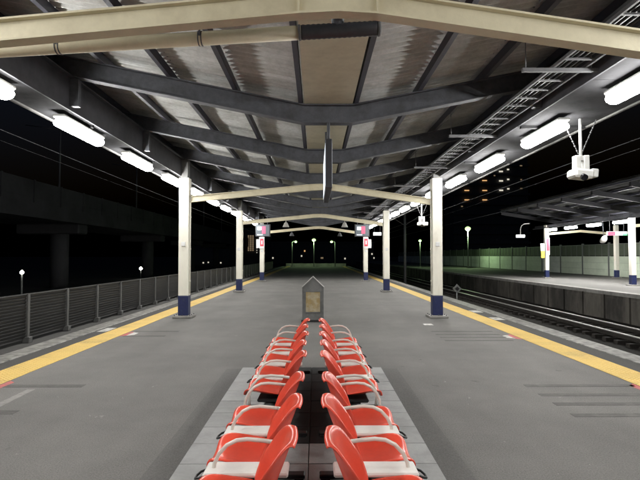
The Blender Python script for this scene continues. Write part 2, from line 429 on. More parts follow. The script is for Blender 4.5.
# purlins
PUR = [RC - .33 - .03, RC - .33 - .93, RC - .33 - 1.83, RC - .33 - 2.73, RC - .33 - 3.63, RC - .33 - 4.4,
       RC + .33 + .03, RC + .33 + .9, RC + .33 + 1.8, RC + .33 + 2.7, RC + .33 + 3.5, RC + .33 + 4.2]
for x in PUR:
    s = -1 if x < RC else 1
    z = rz(x) + .262 + .004
    bm = bmesh.new()
    add_box(bm, -.006, .006, Y0, Y1, 0, .10)
    add_box(bm, -.006 if s > 0 else -.05, .05 if s > 0 else .006, Y0, Y1, -.006, .006)
    add_box(bm, -.006 if s > 0 else -.05, .05 if s > 0 else .006, Y0, Y1, .10, .11)
    obj('purlin', bm, 'purlin_steel', canopy, (x, 0, z))
# corrugated sheets : waves run down the slope
PITCH = .13; NW = 6; SW = PITCH * NW
def sheet_mesh(x0, x1, lift):
    bm = bmesh.new(); n = NW * 8 + 2
    rows = []
    for xx in (x0, (x0 + x1) / 2, x1):
        z = rz(xx) + .262 + .118 + lift + .02
        rows.append([bm.verts.new((xx, i * PITCH / 8, z + .021 * math.cos(i * 2 * math.pi / 8))) for i in range(n + 1)])
    for a, b in zip(rows, rows[1:]):
        for i in range(n):
            f = bm.faces.new((a[i], a[i + 1], b[i + 1], b[i])); f.smooth = True
    me = mesh_of(bm, 'roof_sheet', 'roof_sheet')
    return me
sheets = [sheet_mesh(RC - .30, RC - 2.25, .012), sheet_mesh(RC - 2.08, RC - 5.1, .0), sheet_mesh(RC + .30, RC + 2.25, .012), sheet_mesh(RC + 2.08, RC + 4.9, .0)]
ny = int((Y1 - Y0) / SW)
for j in range(ny):
    for q, me in enumerate(sheets):
        put('roof_sheet', me, canopy, (0, Y0 + j * SW, random.uniform(-.003, .003) + (.007 if j % 2 else 0)))
# valley gutter
bm = bmesh.new(); zg = rz(RC) + .264
add_box(bm, RC - .325, RC + .325, Y0, Y1, zg, zg + .006)
add_box(bm, RC - .331, RC - .325, Y0, Y1, zg, zg + .16); add_box(bm, RC + .325, RC + .331, Y0, Y1, zg, zg + .16)
obj('gutter', bm, 'gutter', canopy)
# girder, soffit and outer trim over each column line
BOT = 3.54
for (xi, xo, s) in ((XL - .09, -3.90, -1), (XR + .09, 4.20, 1)):
    a = xi
    ztop = rz(a) - .004
    bm = bmesh.new()
    add_box(bm, a - .012, a + .012, Y0, Y1, BOT + .002, ztop)
    add_box(bm, a - .07, a - .0121, Y0, Y1, ztop - .02, ztop - .003); add_box(bm, a + .0121, a + .07, Y0, Y1, ztop - .02, ztop - .003)

    obj('girder', bm, 'girder_grey', canopy)
    x0, x1 = sorted((a + s * .0125, xo - s * .035))
    k = 0
    y = Y0
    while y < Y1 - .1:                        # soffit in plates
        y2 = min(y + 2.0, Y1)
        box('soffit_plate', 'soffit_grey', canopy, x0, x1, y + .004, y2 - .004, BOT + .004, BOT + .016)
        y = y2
    t0, t1 = sorted((xo - s * .034, xo))
    box('edge_trim', 'trim_pale', canopy, t0, t1, Y0, Y1, BOT - .022, BOT + .12)
    me = mesh_of(add_box(bmesh.new(), -.06, .06, -.04, .04, 0, ztop - BOT - .08), 'bracket', 'dark_steel')
    for y in RAFT:
        put('bracket', me, canopy, (a - s * .073, y, BOT + .05))
    # ribs across the soffit
    me = mesh_of(add_box(bmesh.new(), x0 + .02, x1 - .02, -.025, .025, 0, .035), 'soffit_rib', 'soffit_grey')
    for y in RAFT:
        put('soffit_rib', me, canopy, (0, y + .8, BOT - .033))

# columns with navy foot and plinth
def column(x, y, htop=3.435, parent=canopy, sc=1.0, conduit=True):
    c = obj('column', add_box(bmesh.new(), -.125, .125, -.125, .125, .55, htop, .012), 'column_cream', parent, (x, y, 0))
    obj('navy_band', add_box(bmesh.new(), -.127, .127, -.127, .127, .062, .5495, .012), 'navy', c)
    obj('plinth', add_box(bmesh.new(), -.235, .235, -.235, .235, 0.0, .062, .012), 'concrete', c)
    if conduit:
        s = 1 if x < 0 else -1
        obj('conduit', add_tube(bmesh.new(), [(s * .143, -.03, .6), (s * .143, -.03, 3.2)], .014, 8), 'column_cream', c)
        b = bmesh.new()
        for zz in (.9, 1.7, 2.5): add_box(b, *sorted((s * .126, s * .162)), -.05, -.01, zz, zz + .03)
        obj('clip', b, 'column_cream', c)
        obj('junction_box', add_box(bmesh.new(), -.05, .05, -.155, -.127, 1.78, 1.89, .006), 'plate_white', c)
    return c
COLS = {}
for i, y in enumerate(BAY):
    for x in (XL, XR):
        COLS[(i, x)] = c = column(x, y, 3.50)
        obj('column_head', add_box(bmesh.new(), -.085, .085, -.11, .11, 3.5005, rz(x) - .03), 'cabinet_grey', c)
        b = bmesh.new()
        for q in range(8):
            ax, ay = ((-.19, -.19), (.19, -.19), (-.19, .19), (.19, .19), (0, -.19), (0, .19), (-.19, 0), (.19, 0))[q]
            add_tube(b, [(ax, ay, .062), (ax, ay, .085)], .014, 6)
        bo = obj('bolts', b, 'dark_steel', c); bo['kind'] = 'stuff'
# tie beams
tie_poly = [(XL + .126, 2.89), (-.12, 3.19), (.16, 3.205), (.42, 3.19), (XR - .126, 2.83)]
bm = add_sweep(bmesh.new(), tie_poly, [(-.055, .055, 0, .014), (-.012, .012, .014, .146), (-.055, .055, .146, .16)])
tie_me = mesh_of(bm, 'tie_beam', 'cream')
for y in BAY:
    t = put('tie_beam', tie_me, canopy, (0, y, 0))
    for x in (-.12, .42):
        box('stiffener', 'cream', t, x - .006, x + .006, -.052, -.0125, 3.19 + .0145, 3.19 + .1455)
# drain pipe behind the nearest tie beam
bm = add_tube(bmesh.new(), [(-2.95, 3.86, 2.9), (-2.95, 3.86, 3.06), (-2.88, 3.86, 3.11), (-.14, 3.86, 3.285)], .054, 16)
dp = obj('drain_pipe', bm, 'cream', canopy)
bm = add_tube(bmesh.new(), [(-.14, 3.86, 3.285), (-.12, 3.86, 3.287)], .060, 16); obj('pipe_collar', bm, 'galvanised', dp)
pts = [(-.118 + .02 * k, 3.86, 3.287 + .0012 * k) for k in range(31)]
bm = add_tube(bmesh.new(), pts, [.058 if k % 2 else .054 for k in range(31)], 16); obj('rubber_sleeve', bm, 'rubber', dp)
bm = add_tube(bmesh.new(), [(.483, 3.86, 3.323), (.503, 3.86, 3.324)], .062, 16); obj('pipe_collar', bm, 'galvanised', dp)
bm = add_tube(bmesh.new(), [(.17, 3.86, 3.30), (.17, 3.86, 3.63)], .05, 12); obj('downspout', bm, 'rubber', dp)
for x in (-.9, -2.0):
    b = bmesh.new(); zc = 3.285 + (x + .14) * .0639
    for dx in (-.012, .012): add_tube(b, [(x + dx - .004, 3.86, zc), (x + dx + .004, 3.86, zc)], .0585, 14)
    add_box(b, x - .006, x + .006, 3.80, 3.82, zc, zc + .2)
    obj('pipe_clamp', b, 'rubber', dp)

# ------------------------------------------------------------------ fluorescent lamps
def lamp_meshes():
    b = bmesh.new(); add_box(b, -.085, .085, -.66, .66, -.045, 0, .012)
    
    h = mesh_of(b, 'housing', 'cctv_white')
    b = bmesh.new()
    prof = [(-.64, .012), (-.635, .045), (-.60, .066), (.60, .066), (.635, .045), (.64, .012)]
    add_tube(b, [(0, y, -.11) for y, r in prof], [r for y, r in prof], 12)
    for v in b.verts: v.co.x *= 1.55
    t = mesh_of(b, 'tube', 'tube')
    b = bmesh.new(); add_box(b, -.015, .015, -.015, .015, 0, .05)
    return h, t, mesh_of(b, 'hanger', 'girder_grey')
LH, LT, LHG = lamp_meshes()
LT2 = LT.copy(); LT2.materials.clear(); LT2.materials.append(M['tube_far'])
def lamp(x, y, z, label, group, tube=None):
    t = thing('fluorescent_lamp', label, 'lamp', (x, y, z), group)
    put('housing', LH, t); put('tube', tube or LT, t); put('hanger', LHG, t, (0, -.45, 0)); put('hanger', LHG, t, (0, .45, 0))
    return t
for (x, side) in ((-3.54, 'left'), (3.50, 'right')):
    k = 0
    for n in range(-5, 12):
        y = (5.08 if side == 'left' else 5.2) + 2.42 * n
        if y < 4:
            lamp(x, y, BOT - .045, f'fluorescent lamp of the {side} row, behind the part of the row in view', f'{side} row of canopy lamps')
        else:
            lamp(x, y, BOT - .045, f'{ORD[k]} nearest glowing fluorescent lamp in the row along the {side} girder', f'{side} row of canopy lamps'); k += 1

# ------------------------------------------------------------------ cable ladder
lad = thing('cable_ladder', 'pale steel cable ladder hung below the rafters on the right', 'cable ladder', (0, 0, 0))
zl = 3.62
for x in (2.63, 2.98):
    b = bmesh.new(); add_box(b, x - .005, x + .005, -6, 31.5, zl, zl + .04); add_box(b, x - .012, x + .012, -6, 31.5, zl - .003, zl + .004)
    obj('rail', b, 'galvanised', lad)
me = mesh_of(add_box(bmesh.new(), 2.637, 2.973, -.014, .014, zl + .012, zl + .03), 'rung', 'galvanised')
y = 0.3
while y < 31.3:
    put('rung', me, lad, (0, y, 0)); y += .33
b = bmesh.new(); add_box(b, 2.28, 3.12, -.02, .02, zl - .045, zl - .005)
for x in (2.32, 3.05): add_tube(b, [(x, 0, zl - .03), (x, 0, zl + .50)], .006, 6)
me = mesh_of(b, 'hanger_bar', 'galvanised')
for k in range(-1, 9): put('hanger_bar', me, lad, (0, 5.45 + 3.05 * k, 0))
bm = bmesh.new()
for i, (dx, zz, r) in enumerate(((.05, .055, .018), (.1, .05, .014), (.16, .055, .02), (.22, .05, .015), (.27, .052, .017))):
    add_tube(bm, [(2.63 + dx + .01 * math.sin(q * 1.3 + i), -6 + q * 1.5, zl + zz) for q in range(26)], r, 6)
cb = obj('cable', bm, 'black', lad); cb['kind'] = 'stuff'

# ------------------------------------------------------------------ hanging sign, seen edge-on
sg = thing('hanging_sign', 'slim lit station sign hanging edge-on from the middle rafters', 'sign', (.17, 6.6, 3.1))
box('sign_case', 'rubber', sg, -.045, .045, 0, 1.85, -.66, 0, .008)
box('sign_face', 'sign_face', sg, -.0475, -.0455, .05, 1.80, -.61, -.05)
box('sign_face', 'sign_face', sg, .0455, .0475, .05, 1.80, -.61, -.05)
for y in (.18, 1.67):
    b = bmesh.new(); add_tube(b, [(0, y, 0), (0, y, .262 if y < 1 else .5)], .022, 8); add_box(b, -.05, .05, y - .05, y + .05, .0, .015)
    obj('hanger', b, 'dark_steel', sg)

# ------------------------------------------------------------------ benches
def shell_mesh():
    """moulded bucket seat; local: front = +x, width along y"""
    bm = bmesh.new()
    prof = [(.565, .380, .33), (.562, .402, .345), (.545, .418, .37), (.50, .420, .40), (.44, .410, .412), (.36, .398, .415), (.28, .395, .41),
            (.235, .400, .40), (.200, .420, .385), (.180, .460, .37), (.163, .510, .365), (.146, .560, .375), (.128, .610, .39), (.111, .66, .395),
            (.098, .70, .375), (.088, .726, .335), (.079, .738, .27), (.066, .736, .25), (.060, .722, .25)]
    nv = 12; rows = []
    for i, (x, z, w) in enumerate(prof):
        row = []
        f = i / (len(prof) - 1)
        seat = max(0, min(1, (8.5 - i) / 3.0)); back = 1 - seat
        for j in range(nv + 1):
            t = -1 + 2 * j / nv
            y = t * w / 2
            c = abs(t) ** 2.6
            zz = z + seat * (.055 * c * (1 if i > 2 else .55 + .15 * i)) - (seat * .012 * (1 - c))
            xx = x + back * (.105 * c * (1.0 if i < 12 else max(.12, 1 - (i - 11) * .16)))
            if j in (0, nv):                      # rolled rim
                zz -= .018 * seat; y *= 1.03; xx -= back * .006
            row.append(bm.verts.new((xx, y, zz)))
        rows.append(row)
    for a, b in zip(rows, rows[1:]):
        for j in range(nv):
            bm.faces.new((a[j], a[j + 1], b[j + 1], b[j]))
    for v in bm.verts:
        v.co.z -= .028
        if v.co.z > .42: v.co.z = .42 + (v.co.z - .42) * .925
    me = mesh_of(bm, 'seat', 'red_shell', True)
    o = bpy.data.objects.new('seat', me); col.objects.link(o)
    m1 = o.modifiers.new('s', 'SOLIDIFY'); m1.thickness = .014; m1.offset = 0
    m2 = o.modifiers.new('u', 'SUBSURF'); m2.levels = 1; m2.render_levels = 1
    dg = bpy.context.evaluated_depsgraph_get()
    out = bpy.data.meshes.new_from_object(o.evaluated_get(dg))
    bpy.data.objects.remove(o)
    for p in out.polygons: p.use_smooth = True
    return out
SHELL = shell_mesh()
b = bmesh.new(); add_box(b, .20, .46, -.14, .14, .305, .335, .01); add_box(b, .24, .40, -.05, .05, .2725, .3055); PAN = mesh_of(b, 'seat_bracket', 'black')
b = bmesh.new(); add_box(b, .115, .545, -.078, .078, .400, .424, .008); SLAB = mesh_of(b, 'side_table', 'white_plate')
b = bmesh.new(); add_tube(b, [(.545, -.045, .397), (.575, -.04, .387), (.592, -.02, .377), (.592, .02, .377), (.575, .04, .387), (.545, .045, .397)], .0065, 6)
HOOK = mesh_of(b, 'cane_hook', 'black')
pts = [(.50, 0, .33), (.505, 0, .40), (.498, 0, .445), (.475, 0, .495), (.435, 0, .538), (.385, 0, .562), (.33, 0, .568), (.26, 0, .562), (.185, 0, .552)]
b = bmesh.new(); add_tube(b, pts, .0105, 10); ARM = mesh_of(b, 'armrest', 'arm_white')
b = bmesh.new()
add_box(b, .27, .33, -.03, .03, .03, .2395, .004); add_box(b, .05, .56, -.035, .035, .0, .03, .006)
for x in (.09, .52): add_box(b, x - .03, x + .03, -.05, .05, -.002, .012)
LEG = mesh_of(b, 'leg', 'black')
b = bmesh.new(); add_tube(b, [(.285, 0, .350), (.285, 0, .3655)], .011, 10); HOLE = mesh_of(b, 'drain_hole', 'black')
XC = -.025; ZB = .0255
def bench(s, ys, label):
    y0 = ys[0]
    t = thing('seat_bench', label, 'bench', (XC, y0, ZB), 'red benches back to back')
    t.rotation_euler = (0, 0, 0 if s > 0 else math.pi)
    def L(y): return (y - y0) * s
    p = .5675
    lo, hi = ys[0] - p / 2 - .02, ys[-1] + p / 2 + .02
    a, c = sorted((L(lo), L(hi)))
    box('beam', 'black', t, .26, .34, a, c, .24, .272, .004)
    for y in ys:
        sh = put('seat', SHELL, t, (0, L(y), 0), (random.uniform(-.012, .012), random.uniform(-.012, .012), random.uniform(-.02, .02))); put('bracket', PAN, sh); put('drain_hole', HOLE, sh)
    for y in [q + p / 2 for q in ys[:-1]]:
        tb = put('side_table', SLAB, t, (0, L(y), 0)); put('cane_hook', HOOK, tb)
        put('armrest', ARM, t, (0, L(y), 0))
    for y in (ys[0] - p / 2, ys[-1] + p / 2):
        put('armrest', ARM, t, (0, L(y), 0))
        b = bmesh.new(); add_box(b, .26, .515, L(y) - .016, L(y) + .016, .315, .335); obj('arm_bracket', b, 'black', t)
    for y in (ys[0], ys[-1]):
        put('leg', LEG, t, (0, L(y) + .0, 0))
A = [2.335, 2.90, 3.475]; B = [4.28, 4.845, 5.405, 5.97, 6.55]
bench(-1, A, 'nearest red bucket-seat bench facing left, three seats cut by the bottom edge')
bench(1, A, 'nearest red bucket-seat bench facing right, three seats cut by the bottom edge')
bench(-1, B, 'farther red bucket-seat bench facing left, row of five seats')
bench(1, B, 'farther red bucket-seat bench facing right, row of five seats')

# ------------------------------------------------------------------ gable-topped cabinet
cb = thing('gable_cabinet', 'grey gable-topped box with tan front panel standing past the red benches', 'cabinet', (-.07, 11.7, 0))
b = bmesh.new()
pr = [(-.25, .05), (.25, .05), (.25, .80), (0, 1.04), (-.25, .80)]
fr = [b.verts.new((x, 0, z)) for x, z in pr]; bk = [b.verts.new((x, .42, z)) for x, z in pr]
b.faces.new(fr[::-1]); b.faces.new(bk)
for i in range(5): b.faces.new((fr[i], fr[(i + 1) % 5], bk[(i + 1) % 5], bk[i]))
obj('body', b, 'cabinet_grey', cb)
b = bmesh.new()
for s in (-1, 1):
    for (o0, o1) in ((0, .018),):
        q = [(s * .256, .795), (0, 1.041), (0, 1.058), (s * .268, .802)]
        f0 = [b.verts.new((x, -.02, z)) for x, z in q]; f1 = [b.verts.new((x, .44, z)) for x, z in q]
        b.faces.new(f0); b.faces.new(f1)
        for i in range(4): b.faces.new((f0[i], f0[(i + 1) % 4], f1[(i + 1) % 4], f1[i]))
obj('roof', b, 'cabinet_edge', cb)
box('panel', 'tan_poster', cb, -.165, .165, -.012, -.002, .24, .70)
b = bmesh.new()
for a in ((-.19, -.166, .215, .725), (.166, .19, .215, .725), (-.1655, .1655, .215, .239), (-.1655, .1655, .701, .725)):
    add_box(b, a[0], a[1], -.02, -.002, a[2], a[3])
obj('panel_frame', b, 'cabinet_grey', cb)
box('base', 'black', cb, -.27, .27, -.02, .44, 0, .05)

# ------------------------------------------------------------------ left fence
fe = thing('slat_fence', 'dark grey louvred fence along the left platform edge', 'fence', (-5.2, 0, -.02))
FB = 1.425; y0 = 9.09 - 4 * FB
pm = mesh_of(add_box(bmesh.new(), -.03, .03, -.035, .035, .0, .885, .004), 'post', 'fence_post')
fm = mesh_of(add_box(bmesh.new(), -.05, .07, -.06, .06, 0, .11, .008), 'foot', 'fence_post')
b = bmesh.new()
NS = 12
vs = [(-.018, .0), (.012, .018), (.016, .018), (-.012, .058), (-.016, .058)]
add_sl = [(-.03, .0), (-.024, -.002), (.006, .050), (.0, .052)]
f0 = [b.verts.new((x, .04, z)) for x, z in add_sl]; f1 = [b.verts.new((x, FB - .04, z)) for x, z in add_sl]
b.faces.new(f0); b.faces.new(f1)
for i in range(4): b.faces.new((f0[i], f0[(i + 1) % 4], f1[(i + 1) % 4], f1[i]))
SL = mesh_of(b, 'slat', 'fence_grey')
NP = 40
for k in range(NP):
    y = y0 + k * FB
    p_ = put('post', pm, fe, (0, y, 0)); put('foot', fm, p_)
    if k < 20:
        for q in range(NS + 2):
            put('slat', SL, fe, (0, y, .09 + q * .0555))
b = bmesh.new()
for k in range(20, NP):
    y = y0 + k * FB
    for q in range(NS + 2):
        add_box(b, -.02, .005, y + .04, y + FB - .04, .09 + q * .0555, .135 + q * .0555)
o = obj('slat', b, 'fence_grey', fe); o['kind'] = 'stuff'
b = bmesh.new(); add_box(b, -.02, .02, y0 + .04, y0 + NP * FB, .868, .884); obj('top_rail', b, 'fence_grey', fe)
b = bmesh.new(); add_box(b, -.055, -.045, y0 + .04, y0 + NP * FB, .06, .868); obj('backing', b, 'fence_grey', fe)

# ------------------------------------------------------------------ departure monitors
def monitor(x, y, z, label, flip):
    t = thing('departure_monitor', label, 'monitor', (x, y, z), 'departure monitors by the far columns')
    box('case', 'black', t, -.40, .40, 0, .22, -.34, .34, .012)
    sc_ = box('screen', 'screen_dark', t, -.36, .36, -.006, -.001, -.30, .30)
    for (a, c, d, e, m) in ((-.28, -.06, .02, .20, 'sign_white'), (-.04, .16, -.18, .22, 'sign_pink'), (-.30, .0, -.26, -.21, 'sign_face')):
        if flip: pass
        box('text_block', m, sc_, a * flip if flip > 0 else -c, c if flip > 0 else -a, -.010, -.0065, d, e)
    for xx in (-.25, .25): obj('hanger', add_tube(bmesh.new(), [(xx, .11, .34), (xx, .11, rz(x) - z - .0)], .02, 8), 'dark_steel', t)
monitor(-2.88, 27.0, 2.92, 'black monitor with white and pink display by the left far column', 1)
monitor(2.50, 27.0, 2.92, 'black monitor with white and pink display by the right far column', 1)
b = thing('lit_sign', 'small white lit sign hanging right of the right far monitor', 'sign', (3.22, 26.2, 2.70))
box('sign_face', 'sign_white', b, -.21, .21, 0, .05, -.08, .08); 
for xx in (-.15, .15): obj('hanger', add_tube(bmesh.new(), [(xx, .025, .08), (xx, .025, BOT - 2.70)], .008, 6), 'dark_steel', b)
# red plates on the far columns
for (x, dx, lab) in ((XL, -.27, 'white and red notice plate beside the left far column'), (XR, .27, 'white and red notice plate beside the right far column')):
    t = thing('notice_plate', lab, 'sign', (x + dx * .0, 30.6 - .17, 2.05), 'notice plates on the far columns')
    s = 1 if dx > 0 else -1
    box('board', 'plate_white', t, -.15, .15, -.025, -.002, -.05, .62)
    box('red_block', 'plate_red', t, -.10, .12, -.031, -.0255, .08, .55)
    box('white_digit', 'plate_white', t, -.03, .05, -.036, -.0315, .2, .42)
    box('side_board', 'plate_white', t, *sorted((s * .16, s * .33)), -.02, .02, -.02, .5)
    box('bracket', 'dark_steel', t, *sorted((s * .10, s * .17)), .0, .012, .1, .4) if False else None

# ------------------------------------------------------------------ horn speakers under the far tie beams
def tie_z(x):
    for (xa, za), (xb, zb) in zip(tie_poly, tie_poly[1:]):
        if xa <= x <= xb: return za + (zb - za) * (x - xa) / (xb - xa)
def speaker(x, y, lab, m):
    z = tie_z(x)
    t = thing('ceiling_speaker', lab, 'speaker', (x, y, z), 'speakers below the tie beams')
    obj('stem', add_tube(bmesh.new(), [(0, 0, 0), (0, 0, -.09)], .015, 8), m, t)
    b = bmesh.new(); add_tube(b, [(0, 0, -.08), (0, 0, -.10), (0, 0, -.16), (0, 0, -.27), (0, 0, -.29)], [.03, .07, .09, .14, .145], 14)
    obj('horn', b, m, t)
    obj('grille', add_tube(bmesh.new(), [(0, 0, -.285), (0, 0, -.295)], .12, 14), 'black', t)
speaker(-1.30, 21.6, 'pale horn speaker below the middle tie beam, left of centre', 'speaker_grey')
speaker(1.24, 21.6, 'pale horn speaker below the middle tie beam, right of centre', 'speaker_grey')
speaker(-1.48, 30.6, 'dark horn speaker below the farthest tie beam, left of centre', 'dark_steel')
speaker(1.46, 30.6, 'dark horn speaker below the farthest tie beam, right of centre', 'dark_steel')

# ------------------------------------------------------------------ cameras on poles
def cctv(x, y, zb, ztop, label):
    t = thing('security_camera', label, 'camera', (x, y, zb), 'cameras hung from the right girder')
    h = ztop - zb
    obj('pole', add_tube(bmesh.new(), [(0, 0, .30), (0, 0, h)], .021, 10), 'cctv_white', t)
    for s in (-1, 1):
        b = bmesh.new()
        n = 15
        for k in range(n):
            f0, f1 = k / n, (k + .82) / n
            w = .010 if k % 2 else .006
            add_tube(b, [(s * (.02 + .23 * f0), .02, .36 + (h - .36) * f0), (s * (.02 + .23 * f1), .02, .36 + (h - .36) * f1)], w, 6)
        obj('chain', b, 'galvanised', t)
    b = bmesh.new()
    add_box(b, -.10, -.022, -.06, .06, .13, .335, .008); add_box(b, .022, .10, -.06, .06, .13, .335, .008); add_box(b, -.0215, .0215, -.05, .05, .26, .33)
    obj('yoke', b, 'cctv_white', t)
    hd = obj('head', add_box(bmesh.new(), -.15, .13, -.13, .15, 0.0, .13, .03), 'cctv_white', t, rot=(.0, .10, .0))
    obj('lens', add_tube(bmesh.new(), [(-.03, -.10, .02), (-.03, -.165, -.01)], .045, 12), 'lens', hd)
    obj('visor', add_box(bmesh.new(), .10, .20, -.10, .10, .03, .15, .012), 'cctv_white', hd)
cctv(3.85, 7.2, 2.66, BOT - .0, 'white security camera on a chained pole under the nearest right lamps')
cctv(3.80, 17.9, 2.62, BOT, 'white security camera on a pole just left of the nearest right column')

# ------------------------------------------------------------------ opposite platform
OX0, OX1 = 12.7, 21.9
ob = bmesh.new(); add_box(ob, OX0 + .09, OX1 + 1.0, -8, 160, -1.41, -.15)
opp = struct(obj('opposite_platform', ob, 'face_concrete'))
box('slab', 'asphalt', opp, OX0 + .45, OX1 + 1.0, -8, 160, -.1495, 0.0)
box('coping', 'concrete', opp, OX0, OX0 + .4495, -8, 160, -.1495, .006)
me = mesh_of(add_box(bmesh.new(), OX0 + .02, OX0 + .088, -.12, .12, -1.35, -.152), 'pilaster', 'face_concrete')
me2 = mesh_of(add_box(bmesh.new(), OX0 + .06, OX0 + .0885, -.72, .72, -1.0, -.28), 'wall_panel', 'face_concrete')
for k in range(40): put('pilaster', me, opp, (0, 6 + k * 1.8, 0)); put('wall_panel', me2, opp, (0, 6.9 + k * 1.8, 0))

oc = thing('opposite_canopy', 'dark pitched canopy over the opposite platform on the right', 'canopy', (0, 0, 0))
for (x, y) in ((16.4, 25.8), (16.1, 34.8), (16.4, 16.8), (21.0, 25.8), (21.0, 34.8), (21.0, 16.8)):
    column(x, y, 3.7, oc, conduit=False)
for y in (16.8, 25.8, 34.8):
    b = add_sweep(bmesh.new(), [(16.25, 3.0), (18.5, 3.2), (20.84, 3.0)], [(-.05, .05, 0, .16)]); obj('tie_beam', b, 'cream', oc, (0, y, 0))
def oz(x): return 3.72 + .16 * abs(x - 18.6)
op_poly = [(13.5, oz(13.5)), (18.6, oz(18.6)), (22.6, oz(22.6))]
b = add_sweep(bmesh.new(), op_poly, [(-.07, .07, 0, .24)]); me = mesh_of(b, 'rafter', 'steel_black')
for k in range(9): put('rafter', me, oc, (0, 12.3 + 3 * k, 0))
for x in (13.6, 14.5, 15.4, 16.3, 17.2, 18.1, 19.2, 20.2, 21.2, 22.4):
    box('purlin', 'purlin_steel', oc, x - .03, x + .03, 11.5, 36.6, oz(x) + .245, oz(x) + .34)
SWO = .78
def osheet(x0, x1):
    bm = bmesh.new(); n = 6 * 6 + 1; rows = []
    for xx in (x0, x1): rows.append([bm.verts.new((xx, i * .13 / 6, oz(xx) + .37 + .019 * math.cos(i * math.pi / 3))) for i in range(n + 1)])
    for i in range(n): f = bm.faces.new((rows[0][i], rows[0][i + 1], rows[1][i + 1], rows[1][i])); f.smooth = True
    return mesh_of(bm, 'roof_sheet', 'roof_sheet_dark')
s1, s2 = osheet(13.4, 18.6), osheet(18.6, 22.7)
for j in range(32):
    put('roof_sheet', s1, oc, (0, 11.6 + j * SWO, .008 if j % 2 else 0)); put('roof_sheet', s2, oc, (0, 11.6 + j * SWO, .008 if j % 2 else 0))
box('girder', 'girder_grey', oc, 16.1, 16.3, 11.5, 36.6, 3.50, 3.70)
for (k, n) in enumerate(range(-3, 5)):
    y = 26.0 + 2.6 * n
    if n >= 4: continue
    if n < 0: lamp(15.98, y, 3.42, 'fluorescent lamp under the opposite canopy, right of the part in view', 'opposite canopy lamps', LT2); b = None
    else: lamp(15.98, y, 3.42, f'{["rightmost", "second from right", "third from right", "leftmost"][n]} fluorescent lamp under the opposite canopy', 'opposite canopy lamps', LT2)
box('lamp_rail', 'girder_grey', oc, 15.93, 16.03, 11.5, 36.6, 3.47, 3.53)
# sign on the opposite platform
t = thing('platform_sign', 'red and white lit sign hanging under the opposite canopy', 'sign', (17.1, 28.2, 2.82))
box('case', 'sign_white', t, -.55, .55, 0, .12, -.11, .11)
box('red_block', 'sign_pink', t, -.555, -.12, -.006, -.001, -.112, .09)
box('green_block', 'sign_green', t, .30, .555, -.006, -.001, -.112, -.02)
for xx in (-.4, .4): obj('hanger', add_tube(bmesh.new(), [(xx, .06, .11), (xx, .06, oz(17.1) - 2.82)], .012, 6), 'dark_steel', t)
t = thing('notice_plate', 'red and white notice plates on the opposite platform column', 'sign', (16.1, 34.8 - .17, 1.6), 'notice plates on columns')
box('board', 'plate_white', t, -.14, .14, -.02, -.002, .0, 1.2)
box('red_block', 'plate_red', t, -.10, .12, -.026, -.0205, .30, 1.15)
t2 = thing('side_board', 'white and yellow side boards left of the opposite platform column', 'sign', (15.78, 34.7, 1.9))
box('white_board', 'plate_white', t2, -.14, .14, -.02, .02, .0, .5); box('yellow_board', 'plate_yellow', t2, -.11, .14, -.02, .02, -.5, -.01)
box('bracket', 'dark_steel', t2, .10, .18, .021, .035, -.3, .4)
# lamp on a bent arm at the canopy end
t = thing('arm_light', 'white box light on a bent arm at the opposite canopy end', 'lamp', (13.75, 33.5, 2.85))
obj('arm', add_tube(bmesh.new(), [(.0, 0, .12), (0, 0, .5), (.08, 0, .72), (.25, 0, .85), (.6, 0, .88)], .03, 8), 'speaker_grey', t)
box('light_box', 'sign_white', t, -.28, .28, -.06, .06, -.08, .12)
o = thing('mirror_dome', 'pale round dome under the opposite canopy left of the lit sign', 'mirror', (15.6, 27.0, 2.45))
obj('dome', add_tube(bmesh.new(), [(0, 0, 0), (.02, -.05, -.03), (.03, -.09, -.04)], [.24, .2, .08], 16), 'speaker_grey', o)
obj('stem', add_tube(bmesh.new(), [(0, 0, .2), (0, .05, .95)], .015, 6), 'dark_steel', o)

# noise barrier behind the opposite platform
nb = thing('noise_barrier', 'pale panelled noise wall with mesh fence on top behind opposite platform', 'wall', (22.0, 0, 0))
PW = 3.7
pm = mesh_of(add_box(bmesh.new(), -.07, .07, -.07, .07, 0, 2.55), 'post', 'barrier_post')
pn = mesh_of(add_box(bmesh.new(), -.04, .04, -PW / 2 + .075, PW / 2 - .075, 0.006, .494, .012), 'panel', 'panel_white')
pn_g = mesh_of(add_box(bmesh.new(), -.04, .04, -PW / 2 + .075, PW / 2 - .075, 0.006, .494, .012), 'panel', 'panel_green_lit')  # same panel with green lamp light put into its colour
me3 = bmesh.new(); add_box(me3, -.015, .015, -PW / 2 + .072, PW / 2 - .072, 1.56, 2.40)
mesh3 = mesh_of(me3, 'mesh_panel', 'mesh_green')
pk = bmesh.new()
for q in range(3): add_box(pk, -.035, -.016, -PW / 2 + .9 * (q + 1), -PW / 2 + .9 * (q + 1) + .05, 1.52, 2.42)
add_box(pk, -.04, -.0165, -PW / 2 + .08, PW / 2 - .08, 2.405, 2.45)
pk = mesh_of(pk, 'rail', 'barrier_post')
for k in range(32):
    y = 17.0 + k * PW
    put('post', pm, nb, (0, y - PW / 2, 0))
    for q in range(3): put('panel', pn_g if k in (3, 4, 5, 6, 7, 9) else pn, nb, (0, y, .03 + q * .495))
    put('mesh_panel', mesh3, nb, (0, y, 0)); put('rail', pk, nb, (0, y, 0))

